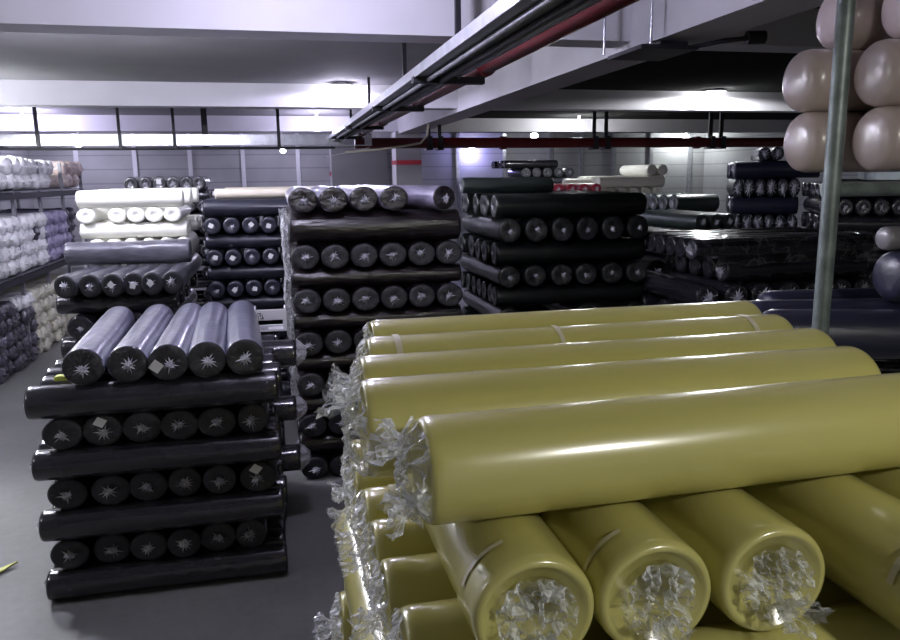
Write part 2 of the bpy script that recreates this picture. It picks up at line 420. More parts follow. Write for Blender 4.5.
def stack(phrase, group, X0, X1, Y0, depth, layers, col, mat, r, n_e, mat_e=None, endmat=None, star=None, fend=False, Le=None, seg=32, hide=99, hname=None, wob=.003, estyle='flat', lstyle='flat'):
    """layers top-down: (kind, z0, z1, options).  kind 'l' lies along X, 'e' shows its ends.  Beyond `hide`, only a sparse core is built."""
    n = len(layers)
    for k, (kind, z0, z1, op) in enumerate(layers):
        rv = (z1 - z0) / 2 + .0005; zc = (z0 + z1) / 2
        hidden = k >= hide
        lw = layer_word(k, n); c = op.get('col', col)
        if kind == 'l':
            rr = op.get('r', max(rv, r * .8)); nn = op.get('n', max(1, int(depth / (2 * rr))))
            pitch = (depth - 2 * rr) / max(1, nn - 1)
            idx = range(nn) if not hidden else sorted({0, nn // 2, nn - 1})
            xa, xb = op.get('x', (X0, X1)); L = xb - xa
            yb = op.get('y', Y0) + rr + op.get('in', .05)
            for i in idx:
                if hidden: lab = f'{c} fabric roll low in {phrase}, hidden behind nearer goods'
                elif i == 0: lab = f'{c} roll lying crosswise at front, {lw}, {phrase}'
                else: lab = f'{c} crosswise roll, {ORD[i]} behind front one, {lw}, {phrase}'
                dx = 0. if (i == 0 or hidden) else random.uniform(-.03, .03)
                if i in op.get('shift', {}): dx = op['shift'][i]
                kw = dict(mat=op.get('mat', mat), style=op.get('style', lstyle), seg=seg, wob=op.get('wob', wob), endmat=op.get('endmat', endmat))
                if i in op.get('shift', {}): kw.update(bag=True)
                if not hidden and (i == 0): kw.update(star=op.get('star', star and star * .9), film_end=fend)
                roll(lab, group if not hidden else group + ', hidden ones', ((xa + xb) / 2 + dx, yb + i * pitch, zc), L, rr, rv, 0, parts=not hidden, **kw)
        else:
            xs = op.get('xs') or [X0 + r + (X1 - X0 - 2 * r) * i / max(1, n_e - 1) for i in range(n_e)]
            rr = op.get('r', r); L = op.get('L', Le or depth)
            idx = range(len(xs)) if not hidden else sorted({0, len(xs) // 2, len(xs) - 1})
            for i in idx:
                yf = op.get('y', Y0) + (0 if hidden else random.uniform(-.02, .02)) + op.get('dy', {}).get(i, 0)
                yaw = PI / 2 + op.get('yaw', {}).get(i, 0 if hidden else random.uniform(-.012, .012))
                if hidden: lab = f'{c} fabric roll low in {phrase}, hidden behind nearer goods'
                else: lab = f'{c} roll end-on, {nth(i, len(xs))}, {lw}, {phrase}'
                tg = op.get('tags', {}).get(i)
                if tg: lab = f'{c} paper-tagged roll end-on, {nth(i, len(xs))}, {lw}, {phrase}'
                rvi = op.get('rvs', {}).get(i, rv); rri = op.get('rrs', {}).get(i, rr)
                mx = xs[i] + math.cos(yaw) * L / 2; my = yf + math.sin(yaw) * L / 2
                roll(lab, group if not hidden else group + ', hidden ones', (mx, my, z0 + rvi), L, rri, rvi, yaw, mat=op.get('mat', mat_e or mat), endmat=op.get('endmat', endmat), style=op.get('style', estyle), seg=seg, wob=wob,
                     star=None if hidden else op.get('star', star), film_end=fend and not hidden, ptag=tg, parts=not hidden)

# ------------------------------------------------------------------ room
def struct(o): o['kind'] = 'structure'; return o
struct(box('floor', (4, 11, -.05), (22, 30, .1), MT['floor']))
struct(box('ceiling', (4, 11, 4.125), (22, 30, .15), MT['slab']))
struct(box('ceiling_shaded_bay', (9.2, 11, 4.035), (11.5, 29.8, .03), MT['shadeslab']))  # thin sheet added to give the unlit bay its darkness
struct(box('wall_back', (4, 25.1, 2.0), (22, .2, 4.1), MT['wall']))
struct(box('wall_left', (-7.05, 11, 2.0), (.1, 30, 4.1), MT['wall']))
struct(box('wall_right', (15.05, 11, 2.0), (.1, 30, 4.1), MT['wall']))
struct(box('wall_front', (4, -3.95, 2.0), (22, .1, 4.1), MT['wall']))
ZB = 3.7
for i, y in enumerate((-.1, 6.2, 12.5, 18.8)):
    struct(box(f'trim_{i+1}', (4, y + .175, (ZB + 4.05) / 2), (22, .35, 4.05 - ZB), MT['paint'], bev=.0))
struct(box('trim_5', (3.22, 11, (ZB + 4.05) / 2 - .03), (.46, 29.5, 4.05 - ZB + .06), MT['conc']))
wx = [-5.7, -4.07, -2.48, -.91, .77, 4.35, 5.95, 7.55, 9.2, 10.3, 11.5, 12.9, 14.4]
for i, x in enumerate(wx):
    struct(box(f'trim_{i+6}', (x, 24.96, 2.0), (.12, .08, 4.0), MT['plas'] if x < 2 else MT['galv']))
# pilasters with a red band
p1 = struct(box('wall_pilaster', (2.65, 24.7, 2.0), (1.75, .6, 4.05), MT['slab']))
box('pale_face', (1.765, 24.7, 2.0), (.02, .6, 4.0), MT['paint'], p1)  # left face made paler than the front, as on the column
box('red_band', (1.752, 24.7, 2.74), (.012, .61, .12), MT['stripe'], p1)
p2 = struct(box('column', (3.23, 18.975, 1.85), (.62, .62, 3.7), MT['slab']))
box('pale_face', (2.915, 18.975, 1.85), (.02, .62, 3.69), MT['paint'], p2)
box('red_band', (3.23, 18.66, 2.96), (.62, .012, .10), MT['stripe'], p2)
box('red_band', (2.90, 18.975, 2.96), (.012, .63, .10), MT['stripe'], p2)

# ------------------------------------------------------------------ lamps
def lamp(x, y, z, label, mat, col, watts, grp='round ceiling lamps', wall=False, rad=.12, shade=0, below=False):
    t = thing('ceiling_lamp', label, 'lamp', (x, y, z), 0, grp)
    bm = bmesh.new(); bmesh.ops.create_icosphere(bm, subdivisions=3, radius=rad)
    for v in bm.verts: v.co.z *= .8
    mesh_obj('bulb', bm_mesh(bm, 'bulb'), mat, t)
    if wall: tube('holder', [(0, .05, 0), (0, .17, 0)], .03, MT['plas'], t)
    else: tube('holder', [(0, 0, .05), (0, 0, 4.05 - z - .03), (0, 0, 4.05 - z)], [.035, .035, .07], MT['plas'], t)
    if shade:
        tube('uplight_shield', [(0, 0, .125), (0, 0, .15)], [shade, shade * .8], MT['plas'], t, 28)  # disc added to keep lamp light off the ceiling
    l = bpy.data.lights.new('lamp_light', 'SPOT' if shade else 'POINT')
    if shade: l.spot_size = math.radians(177); l.spot_blend = .12
    l.energy = watts; l.color = col; l.shadow_soft_size = (.14 if below else .02) if shade else rad * 1.05
    lo = bpy.data.objects.new('lamp_light', l); COL.objects.link(lo); lo.parent = t
    lo.location = (0, 0, -rad * .8 - .03) if below else (0, -rad - .12, .10) if shade else (0, -.02 if wall else 0, -.01)
cool = (.72, .68, 1.0); neu = (.95, .96, 1.0)
lamp(1.10, 12.25, 3.87, 'round glowing lamp on white beam beside the trunking corner', MT['bulb'], cool, 60, rad=.17, shade=.2)
lamp(7.45, 12.2, 3.86, 'round glowing lamp in front of white beam above navy stack', MT['bulbn'], neu, 110, rad=.14, shade=.2)
lamp(1.0, 17.75, 3.77, 'small round lamp glowing above trunking run near its corner', MT['bulb'], cool, 200, rad=.15)
lamp(7.25, 17.75, 3.80, 'small round lamp glowing between beams above the lit white stack', MT['bulbn'], neu, 190)
lamp(-5.0, 17.75, 3.84, 'round lamp glowing above white rolls on the wall rack', MT['bulb'], cool, 380)
lamp(-4.6, 11.7, 3.84, 'round lamp over the rack beyond the picture edge', MT['bulb'], neu, 380, shade=.2, below=True)
lamp(-1.4, 7.25, 3.92, 'unseen lamp added behind first beam above white-topped stack', MT['bulb'], (.80, .79, 1.0), 430)  # extra lamp out of view, brightens the slab and white rolls
lamp(-3.0, 7.2, 3.92, 'unseen lamp added behind first beam beside the wall rack', MT['bulb'], (.85, .84, 1.0), 900)  # second extra lamp out of view, brightens the rack rolls
lamp(.15, 4.55, 3.93, 'round lamp above the picture in front of first beam', MT['bulb'], (.76, .73, 1.0), 330)
lamp(-4.2, 3.9, 3.62, 'round lamp above the empty aisle beyond the picture edge', MT['bulbn'], neu, 90, rad=.16)
lamp(-5.2, 23.2, 3.62, 'round lamp glowing through the tray run near the left wall', MT['bulbn'], cool, 170)
lamp(.3, 23.2, 3.40, 'round lamp glowing just under the tray above navy stack', MT['bulbn'], cool, 120, rad=.08)
lamp(8.06, 23.4, 3.84, 'small round lamp glowing above red pipe over red rolls', MT['bulbn'], neu, 14)
lamp(13.9, 24.4, 3.84, 'round lamp glowing on red pipe above white wall panel', MT['bulbn'], (.93, 1.0, .96), 190)
lamp(6.39, 24.78, 3.41, 'small round lamp fixed on the blue lit back wall', MT['bulb'], (.30, .26, 1.0), 110, wall=True, rad=.16)
lamp(2.3, -1.3, 3.80, 'round lamp behind the picture above the yellow rolls', MT['bulbn'], (1.0, .98, .92), 125, shade=.2, below=True)

# ------------------------------------------------------------------ cable trunking, pipes, hangers
t = thing('cable_tray', 'long bright galvanised cable tray hung crosswise under the beams', 'cable tray', (0, 15.5, 3.24))
box('tray_side', (-2.8, -.16, .10), (8.1, .012, .20), MT['galv'], t); box('tray_side', (-2.8, .16, .10), (8.1, .012, .20), MT['galv'], t)
box('tray_bottom', (-2.8, 0, .006), (8.1, .32, .012), MT['galv'], t)
for x in (-5.6, -4.75, -2.72, -1.77, .13): box('bracket', (x, 0, -.035), (.07, .42, .05), MT['darkmet'], t)
tube('cable', [(-6.8, -.12, -.05), (-3, -.12, -.06), (1.2, -.12, -.05)], .025, MT['darkmet'], t)
for x, y, w in ((-5.6, 15.3, .06), (-4.10, 15.3, .06), (-2.72, 15.3, .05), (-1.77, 15.3, .05), (-1.25, 15.72, .11), (.13, 15.3, .06)):
    tag(box('tray_hanger', (x, y, 3.63), (w, .04, .84), MT['darkmet']), {-5.6: 'black tray hanger strap over the rack by the wall', -4.10: 'black strap hanging the tray above the white bagged rolls', -2.72: 'black strap hanging the tray above the white roll stack', -1.77: 'thin black strap hanging the tray, just beside the wide strap', -1.25: 'wide black strap hanging behind the tray over the navy stack', .13: 'black strap hanging the tray beside the corner lamp'}[x], 'hanger', 'straps hanging the crosswise tray')
# lengthwise tray
t = thing('cable_tray', 'long galvanised cable tray running away from viewer with black brackets', 'cable tray', (1.25, 8, 3.35))
for s in (-.17, .17): box('tray_side', (s, .2, .028), (.012, 15.4, .07), MT['galv'], t)
box('tray_bottom', (0, .2, .008), (.33, 15.4, .010), MT['galvd'], t)
tube('cable', [(-.08, -7.4, -.02), (-.06, 0, -.02), (-.09, 7.7, -.02)], .018, MT['galv'], t, 8)
tube('cable', [(.06, -7.4, -.02), (.03, 0, -.025), (.06, 7.7, -.02)], .024, MT['darkmet'], t, 8)
for y in (-5.2, -2.05, .42, 3.6, 6.4): box('bracket', (.10, y, -.02), (.56, .09, .05), MT['darkmet'], t)
for i, (y, w) in enumerate(((2.9, 'nearest'), (5.95, 'second'), (8.42, 'third'), (11.6, 'fourth'), (14.4, 'last'))):
    tag(box('tray_hanger', (1.43, y, 3.70), (.04, .05, .71), MT['darkmet']), f'black hanger of the receding cable tray, {w} one from the viewer', 'hanger', 'straps hanging the receding tray')
# tray junction
t = thing('junction_tray', 'galvanised junction box where the two cable trays meet', 'cable tray', (1.55, 15.75, 3.1))
box('tray_bottom', (0, 0, .13), (.7, .9, .02), MT['galv'], t); box('tray_side', (-.25, -.42, .27), (.14, .02, .30), MT['galv'], t)
box('tray_side', (.3, -.42, .24), (.14, .02, .24), MT['galv'], t); box('sloping_plate', (-.12, -.2, .02), (.9, .5, .015), MT['galv'], t).rotation_euler = (0, -.2, 0)
# red sprinkler pipes
t = thing('sprinkler_pipe', 'dark red sprinkler pipe running beside the receding cable tray', 'pipe', (1.60, 8, 3.42))
tube('pipe_run', [(0, -8, 0), (0, 7.3, 0)], .065, MT['redpaint'], t, 18)
for y in (-5, -2.2, .6, 3.4, 6): tube('pipe_coupling', [(0, y - .05, 0), (0, y + .05, 0)], .08, MT['redpaint'], t, 18)
t = thing('sprinkler_pipe', 'dark red sprinkler pipe crossing the hall under the beams', 'pipe', (3, 15.5, 3.28))
tube('pipe_run', [(-1.4, 0, 0), (10.8, 0, 0)], .105, MT['redpaint'], t, 20)
for x in (1.66, 6.1, 9.4): tube('pipe_coupling', [(x - .06, 0, 0), (x + .06, 0, 0)], .135, MT['redpaint'], t, 20)
for x in (.10, .32, 3.68, 3.95, 6.42, 6.68):
    bm = bmesh.new(); add_box(bm, (x, 0, -.125), (.13, .26, .035)); add_box(bm, (x, -.12, 0), (.10, .03, .26)); mesh_obj('pipe_clamp', bm_mesh(bm, 'pipe_clamp', False), MT['darkmet'], t)
for x, w in ((.10, 'first, beside the concrete beam'), (.32, 'second, beside the concrete beam'), (3.68, 'third, over the red rolls'), (3.95, 'fourth, over the white rolls'), (6.42, 'fifth, beside the small lamp'), (6.68, 'sixth, beside the small lamp')):
    tag(box('pipe_hanger', (3 + x, 15.5, 3.72), (.07 if x < 6 else .09, .04, .68), MT['darkmet']), f'black strap holding the crosswise red pipe, {w}', 'hanger', 'straps hanging the crosswise red pipe')
tag(tube('conduit_pipe', [(1.37, 15.1, 3.09), (1.9, 15.1, 3.13), (2.5, 15.1, 3.2), (2.85, 15.1, 3.26), (2.98, 15.1, 3.40), (3.02, 15.1, 3.63)], .022, MT['ecru'], None, 10), 'thin pale conduit curving up to the concrete beam', 'conduit')
t = thing('hanging_light_fixture', 'dark unlit panel fixture hung on two bright rods below the beam', 'light fixture', (2.9, 5.8, 3.55))
box('fixture_body', (.08, .02, .0), (.48, .62, .03), MT['darkmet'], t, .006); box('ballast_box', (.18, -.06, .04), (.24, .2, .05), MT['darkmet'], t, .006)
for x, y in ((-.21, .28), (-.05, -.22)): tube('hanging_rod', [(x, y, .02), (x, y, .50)], .011, MT['chrome'], t, 10)
tube('arm', [(.3, -.1, .02), (.55, -.25, .06), (.75, -.3, .08)], .018, MT['darkmet'], t, 8); tube('arm_end', [(.72, -.29, .08), (.86, -.31, .085)], .05, MT['darkmet'], t, 12)

# ------------------------------------------------------------------ black stack on the aisle floor
P = 'black aisle stack'; G = 'black rolls of the aisle stack'
A = []
xs_top = [-1.175, -.925, -.69, -.465, -.235]
xe = [[-1.34, -1.115, -.885, -.66, -.435, -.215], [-1.35, -1.10, -.88, -.66, -.445, -.20], [-1.375, -1.13, -.905, -.69, -.48, -.27]]
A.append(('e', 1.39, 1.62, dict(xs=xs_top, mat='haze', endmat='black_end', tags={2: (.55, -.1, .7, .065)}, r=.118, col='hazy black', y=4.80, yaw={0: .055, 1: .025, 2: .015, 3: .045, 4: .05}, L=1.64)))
A.append(('l', 1.185, 1.39, dict(r=.102, shift={4: .14}, **{'in': -.03})))
A.append(('e', .985, 1.185, dict(xs=xe[0], y=4.845, r=.118, tags={1: (0, .65, .55, .062)}, rrs={5: .098})))
A.append(('l', .795, .985, dict(r=.098, shift={4: .12}, **{'in': -.03})))
A.append(('e', .595, .795, dict(xs=xe[1], y=4.845, r=.118, tags={5: (.1, .7, .65, .062)}, rrs={3: .104, 4: .104})))
A.append(('l', .395, .595, dict(r=.098, shift={4: .13}, **{'in': -.03})))
A.append(('e', .195, .395, dict(xs=xe[2], y=4.845, r=.115, rrs={5: .10, 3: .104})))
A.append(('l', 0., .195, dict(r=.098, **{'in': -.03})))
stack(P, G, -1.515, -.045, 4.8, 1.62, A, 'black', 'black', .115, 6, endmat='black_end', star=.058, fend=True, seg=40, wob=.004)
tag(box('tape_piece', (-1.335, 4.99, 1.405), (.10, .07, .03), MT['yellow'], None, .006), 'bright yellow tape scrap on top corner of black aisle stack', 'tape')
bm = bmesh.new()
vs = [bm.verts.new(p) for p in ((-2.05, 5.28, .012), (-1.865, 5.40, .028), (-1.93, 5.30, .02), (-2.07, 5.16, .012))]
bm.faces.new(vs); r_ = bmesh.ops.extrude_face_region(bm, geom=bm.faces[:])
for v in [g for g in r_['geom'] if isinstance(g, bmesh.types.BMVert)]: v.co.z -= .012
bmesh.ops.recalc_face_normals(bm, faces=bm.faces)
tag(mesh_obj('tape_piece', bm_mesh(bm, 'tape_piece', False), MT['yellow']), 'yellow tape scrap lying on the grey aisle floor', 'tape')
# white crate behind its top rolls
t = thing('plastic_crate', 'white plastic crate with small printed mark behind black aisle stack', 'crate', (-.09, 6.31, 1.39))
box('end_board', (0, -.11, .135), (.25, .014, .09), MT['plas'], t, .006); box('post', (-.118, -.11, .08), (.02, .018, .16), MT['plas'], t); box('post', (.115, -.11, .08), (.03, .018, .16), MT['plas'], t)
box('rail', (0, -.11, .045), (.23, .012, .014), MT['plas'], t); box('rail', (0, -.11, .007), (.23, .012, .014), MT['plas'], t); box('rail', (-.03, -.11, .026), (.014, .012, .03), MT['plas'], t)
box('side_board', (.12, 0, .10), (.014, .22, .16), MT['plas'], t, .004); box('side_board', (-.12, 0, .10), (.014, .22, .16), MT['plas'], t, .004); box('base', (0, 0, .008), (.24, .22, .014), MT['plas'], t)
bm = bmesh.new()
for q in ((-.085, .150, .03, .006), (-.075, .138, .006, .036), (-.095, .132, .03, .005), (-.06, .125, .005, .04), (-.09, .115, .006, .02), (-.07, .108, .02, .005), (-.054, .112, .006, .02)): add_box(bm, (q[0], -.1185, q[1]), (q[2], .002, q[3]))
mesh_obj('printed_mark', bm_mesh(bm, 'printed_mark', False), MT['ink'], t)

# ------------------------------------------------------------------ dark brown stack
zc = [1.95, 1.58, 1.215, .85, .485]
Bn = [('e', 2.325, 2.53, dict(xs=[.22, .47, .725, .98, 1.42], mat='lilac', endmat='brown', col='lilac film wrapped', r=.122, rrs={4: .12}, yaw={0: .0, 1: .02, 2: .03, 3: .05, 4: .42}, dy={4: .0}, L=1.5)),
      ('l', 2.055, 2.325, dict(r=.135))]
for i, z in enumerate(zc):
    b = z - .10 if i < 4 else z - .10
    Bn.append(('e', b, z + .105, dict(r=.12)))
    lo = (zc[i + 1] + .105) if i < 4 else .2
    Bn.append(('l', lo, b, dict(r=.095)))
Bn.append(('e', 0, .2, {}))
stack('dark brown stack', 'brown rolls of the tall stack', .10, 1.57, 6.42, 1.5, Bn, 'dark brown', 'brown', .12, 6, endmat='black_end', star=.06, fend=True, seg=32, wob=.006)
# ------------------------------------------------------------------ navy stack behind
Dn = [('l', 2.395, 2.505, dict(r=.056, mat='ecru', col='ecru', n=2, x=(-.62, .5), y=8.4)), ('l', 2.21, 2.395, dict(r=.092))]
c = 2.125
for i in range(7):
    Dn.append(('e', c - .09, c + .085, dict(r=.088, tags={j: (random.uniform(-.15, .15), random.uniform(-.1, .15), .785 + random.uniform(-.6, .6), .046) for j in range(8) if (j * 7 + i * 3) % 10 < 6} if i < 3 else {})))
    lo = c - .3345 + .085 if i < 6 else 0
    Dn.append(('l', lo, c - .09, dict(r=.08)) if i < 6 else ('l', 0, c - .09, dict(r=.05)))
    c -= .3345
Dn = [d for d in Dn if d[2] - d[1] > .02]
stack('navy stack behind it', 'navy rolls of the stack behind', -.74, .78, 8.3, 1.5, Dn, 'navy', 'navy', .088, 8, seg=28, hide=8, star=.035)
# ------------------------------------------------------------------ white over grey stack
P = 'white-topped stack'
Wn = [('l', 2.335, 2.51, dict(x=(-1.91, -.91), y=8.12, r=.092, mat='white', col='white', n=4)),
      ('e', 2.185, 2.335, dict(xs=[-1.83, -1.55, -1.37, -1.20, -1.02], y=8.18, mat='white', endmat='white', col='white', r=.088, L=1.0, star=None)),
      ('l', 2.03, 2.185, dict(x=(-1.91, -.89), y=8.15, r=.09, mat='white', endmat='white', col='white', n=4)),
      ('e', 1.80, 2.03, dict(xs=[-1.76, -1.60, -1.44, -1.27, -1.10, -.94], y=8.12, mat='white', endmat='white', col='white', r=.082, L=1.0, star=None)),
      ('e', 1.59, 1.80, dict(xs=[-1.83, -1.63, -1.44, -1.27, -1.11, -.94], y=7.15, mat='greyb', endmat='black_end', col='grey', r=.094, L=1.9, yaw={0: -.16, 1: -.12, 2: -.08, 3: -.05, 4: -.03, 5: 0}, star=.05, tags={2: (0, .1, .8, .045), 3: (0, -.1, .2, .045), 4: (.1, .1, .6, .045)})),
      ('l', 1.42, 1.59, dict(r=.09)), ('e', 1.20, 1.42, dict(r=.115, xs=[-1.76, -1.52, -1.28, -1.04])), ('l', 1.0, 1.2, {}), ('e', .8, 1.0, {}), ('l', .6, .8, {}), ('e', .4, .6, {}), ('l', .2, .4, {}), ('e', 0, .2, {})]
stack(P, 'rolls of the white-topped stack', -1.96, -.93, 7.25, 1.7, Wn, 'black', 'black', .1, 5, seg=28, hide=7, star=.04)
roll(f'wavy grey film-covered roll laid along the front of white-topped stack', 'rolls of the white-topped stack', (-1.41, 7.93, 1.80 + .112), 1.14, .112, .112, 0, mat='greyb', style='flat', wob=.012)
# ------------------------------------------------------------------ bagged stack by the back, beyond the white one
Cn = [('e', 2.46, 2.65, dict(xs=[-1.83, -1.655, -1.48, -1.31, -1.14, -.98], r=.088, tags={2: (0, .3, 0, .06)}, L=1.0)), ('l', 2.335, 2.46, {})]
z = 2.335
for i in range(7):
    Cn.append(('e', z - .165, z, dict(r=.083))); z -= .165
    Cn.append(('l', z - .135, z, dict(r=.07))); z -= .135
Cn[-1] = ('l', 0, Cn[-1][2], dict(r=.1))
stack('far black stack', 'black rolls of the far stack', -1.92, -.86, 10.8, 1.1, Cn, 'black', 'black', .085, 6, seg=22, hide=8, star=.05)
# ------------------------------------------------------------------ big black stack behind the yellow rolls
P = 'bulky black stack'
Gn = [('l', 2.19, 2.42, dict(r=.115)), ('e', 1.95, 2.19, {}), ('l', 1.72, 1.95, {}), ('e', 1.5, 1.72, {}), ('l', 1.3, 1.5, {}), ('e', 1.08, 1.3, {}), ('l', .86, 1.08, {}), ('e', .64, .86, {}), ('l', .43, .64, {}), ('e', .21, .43, {}), ('l', 0, .21, {})]
stack(P, 'black rolls of the bulky stack', 2.12, 3.73, 7.2, 1.55, Gn, 'black', 'green', .118, 6, seg=28, hide=5, star=.04, fend=True, wob=.007)
roll('dark green roll in shiny film lying on top of bulky black stack', 'rolls on the bulky stack', (2.47, 8.05, 2.42 + .085), 1.02, .085, .085, 0, mat='ggreen', star=.05, wob=.006)
# ------------------------------------------------------------------ navy stack beside the post
P = 'navy stack by the post'
Jn = [('e', 2.785, 2.99, dict(xs=[7.30, 7.48], r=.092)), ('l', 2.52, 2.785, dict(r=.118, mat='navy2', x=(6.89, 8.1))), ('e', 2.245, 2.52, dict(r=.079)), ('l', 1.975, 2.245, dict(r=.118, mat='navy2')), ('e', 1.715, 1.975, dict(r=.079)), ('l', 1.5, 1.715, {}), ('e', 1.28, 1.5, {}), ('l', 1.07, 1.28, {}), ('e', .86, 1.07, {}), ('l', .65, .86, {}), ('e', .44, .65, {}), ('l', .22, .44, {}), ('e', 0, .22, {})]
PIV = (Vector((6.87, 10.6, 0)), -.5)
stack(P, 'navy rolls beside the post', 6.87, 7.83, 10.6, 1.4, Jn, 'navy', 'navy', .08, 6, seg=24, hide=5, star=.085)
PIV = None
Kn = [('l', 2.28, 2.47, {}), ('e', 2.07, 2.28, {}), ('l', 1.86, 2.07, {}), ('e', 1.63, 1.86, {}), ('l', 1.4, 1.63, {}), ('e', 1.16, 1.4, {}), ('l', .93, 1.16, {}), ('e', .7, .93, {}), ('l', .45, .7, {}), ('e', .22, .45, {}), ('l', 0, .22, {})]
PIV = (Vector((6.6, 8.3, 0)), -.5)
stack('dark stack behind the post', 'dark rolls behind the post', 6.6, 8.0, 8.3, 1.2, Kn, 'black', 'black', .095, 7, seg=22, hide=3, star=.045)
PIV = None
# ------------------------------------------------------------------ green rolls and their neighbours
In = [('l', 2.0, 2.285, dict(r=.142)), ('l', 1.72, 2.0, {}), ('l', 1.44, 1.72, {}), ('l', 1.15, 1.44, {}), ('l', .86, 1.15, {}), ('l', .57, .86, {}), ('l', .28, .57, {}), ('l', 0, .28, {})]
stack('pile before back wall', 'dark green rolls before the back wall', 6.17, 6.92, 10.95, 1.2, In, 'dark green', 'ggreen', .14, 4, seg=26, hide=1, star=.1)
I2 = [('e', 1.88, 2.08, dict(xs=[5.42, 5.615, 5.81])), ('l', 1.68, 1.88, {}), ('e', 1.48, 1.68, {}), ('l', 1.28, 1.48, {}), ('e', 1.08, 1.28, {}), ('l', .88, 1.08, {}), ('e', .66, .88, {}), ('l', .44, .66, {}), ('e', .22, .44, {}), ('l', 0, .22, {})]
stack('low stack beside navy one', 'grey green rolls of the low stack', 4.75, 5.9, 9.0, 1.6, I2, 'grey-green', 'ggreen', .098, 5, seg=26, hide=2, star=.06)
I3 = [('e', 1.69, 1.95, dict(xs=[4.30], mat='grey', endmat='black_end', col='grey')), ('e', 1.43, 1.69, dict(xs=[4.02, 4.29, 4.56])), ('e', 1.17, 1.43, dict(xs=[4.02, 4.29, 4.56])), ('e', .91, 1.17, dict(xs=[4.02, 4.29, 4.56])), ('e', .65, .91, dict(xs=[4.02, 4.29, 4.56])), ('e', .39, .65, dict(xs=[4.02, 4.29, 4.56])), ('e', .0, .39, dict(xs=[4.02, 4.29, 4.56]))]
stack('dark pile beside bulky stack', 'rolls of the dark pile', 3.9, 4.7, 7.5, 1.5, I3, 'black', 'brown', .13, 3, seg=28, hide=3, star=.08, fend=True, wob=.008)
I4 = [('l', 1.82, 2.01, dict(r=.098, col='black')), ('l', 1.60, 1.82, dict(x=(4.05, 5.58))), ('e', 1.37, 1.60, {}), ('l', 1.15, 1.37, {}), ('e', .92, 1.15, {}), ('l', .69, .92, {}), ('e', .46, .69, {}), ('l', .23, .46, {}), ('e', 0, .23, {})]
stack('film-covered black stack', 'black rolls under loose film', 3.72, 5.63, 6.2, 1.2, I4, 'black', 'black', .115, 7, seg=28, hide=3, star=.085, fend=True, wob=.008)
# loose clear film over it and down its side
def sheet(name, label, pts_fn, nu, nv, mat, cat='plastic film'):
    bm = bmesh.new(); g = [[bm.verts.new(pts_fn(i / (nu - 1), j / (nv - 1))) for j in range(nv)] for i in range(nu)]
    for i in range(nu - 1):
        for j in range(nv - 1): bm.faces.new((g[i][j], g[i + 1][j], g[i + 1][j + 1], g[i][j + 1]))
    return tag(mesh_obj(name, bm_mesh(bm, name, False), mat), label, cat)
def fA(u, v):
    n = noise.noise(Vector((u * 9, v * 4, 3))); n2 = noise.noise(Vector((u * 26, v * 9, 8)))
    x = 3.74 + 1.86 * u
    if v < .35: return (x, 6.47 - .25 * v / .35, 2.03 + .012 * n + .008 * n2)
    w = (v - .35) / .65
    return (x, 6.22 - .05 * math.sin(w * 3) + .03 * n * w - .01, 2.02 - (.24 + .12 * noise.noise(Vector((u * 5, 2, 2)))) * w + .01 * n2)
sheet('loose_film_sheet', 'loose clear film draped over top front of film-covered black stack', fA, 70, 16, MT['drape'])
def fB(u, v):
    n = noise.noise(Vector((u * 3 + 4, v * 9, 1))); n2 = noise.noise(Vector((u * 8, v * 28, 5)))
    wd = .10 + .06 * noise.noise(Vector((v * 5, 2, 9)))
    a = u * 2.2
    return (.085 - .05 * math.sin(a) - .03 * n + .012 * n2 + .03 * v, 6.40 + wd * (1.2 - u * 2) * .8 - .03 * n, 2.36 - 1.75 * v + .02 * n2)
sheet('hanging_film', 'torn pale film hanging down the corner of dark brown stack', fB, 14, 80, MT['film'])

# ------------------------------------------------------------------ far goods before the back wall
Hn = [('l', 2.82, 3.03, dict(r=.105, mat='black', col='dark grey', x=(6.25, 7.8))), ('e', 2.55, 2.82, dict(xs=[6.85, 7.16, 7.47, 7.80, 8.13], r=.14)), ('l', 2.38, 2.55, dict(x=(6.1, 8.1))), ('e', 2.13, 2.38, {}), ('l', 1.9, 2.13, {}), ('e', 1.65, 1.9, {}), ('l', 1.4, 1.65, {}), ('e', 1.15, 1.4, {}), ('l', .9, 1.15, {}), ('e', .65, .9, {}), ('l', .42, .65, {}), ('e', .2, .42, {}), ('l', 0, .2, {})]
stack('blue-lit stack before wall', 'grey rolls before the lit wall', 6.1, 8.2, 20.5, 1.4, Hn, 'grey', 'greyb', .13, 6, seg=20, hide=3, star=.09)
Wn = [('e', 2.58, 2.83, dict(xs=[8.58, 8.86])), ('l', 2.31, 2.58, dict(x=(7.3, 8.95))), ('e', 2.05, 2.31, dict(xs=[6.95, 7.25, 7.55, 7.85, 8.15, 8.45, 8.75, 9.0][:7])), ('l', 1.8, 2.05, {}), ('e', 1.55, 1.8, {}), ('l', 1.3, 1.55, {}), ('e', 1.05, 1.3, {}), ('l', .8, 1.05, {}), ('e', .5, .8, {}), ('l', .25, .5, {}), ('e', 0, .25, {})]
stack('brightly lit white stack', 'white rolls of the lit stack', 7.0, 8.97, 16.5, 1.5, Wn, 'white', 'white', .13, 6, seg=22, hide=3)
roll('white roll lying low beside the brightly lit white stack', 'white rolls beside the lit stack', (7.0, 17.1, 2.31 + .11), .75, .11, None, 0, mat='white', seg=22)
Rn = [('e', 2.22, 2.43, dict(xs=[5.45, 5.72, 6.0, 6.28, 6.55], mat='red', endmat=None)), ('l', 2.0, 2.22, {}), ('e', 1.78, 2.0, {}), ('l', 1.56, 1.78, {}), ('e', 1.34, 1.56, {}), ('l', 1.1, 1.34, {}), ('e', .88, 1.1, {}), ('l', .66, .88, {}), ('e', .44, .66, {}), ('l', .22, .44, {}), ('e', 0, .22, {})]
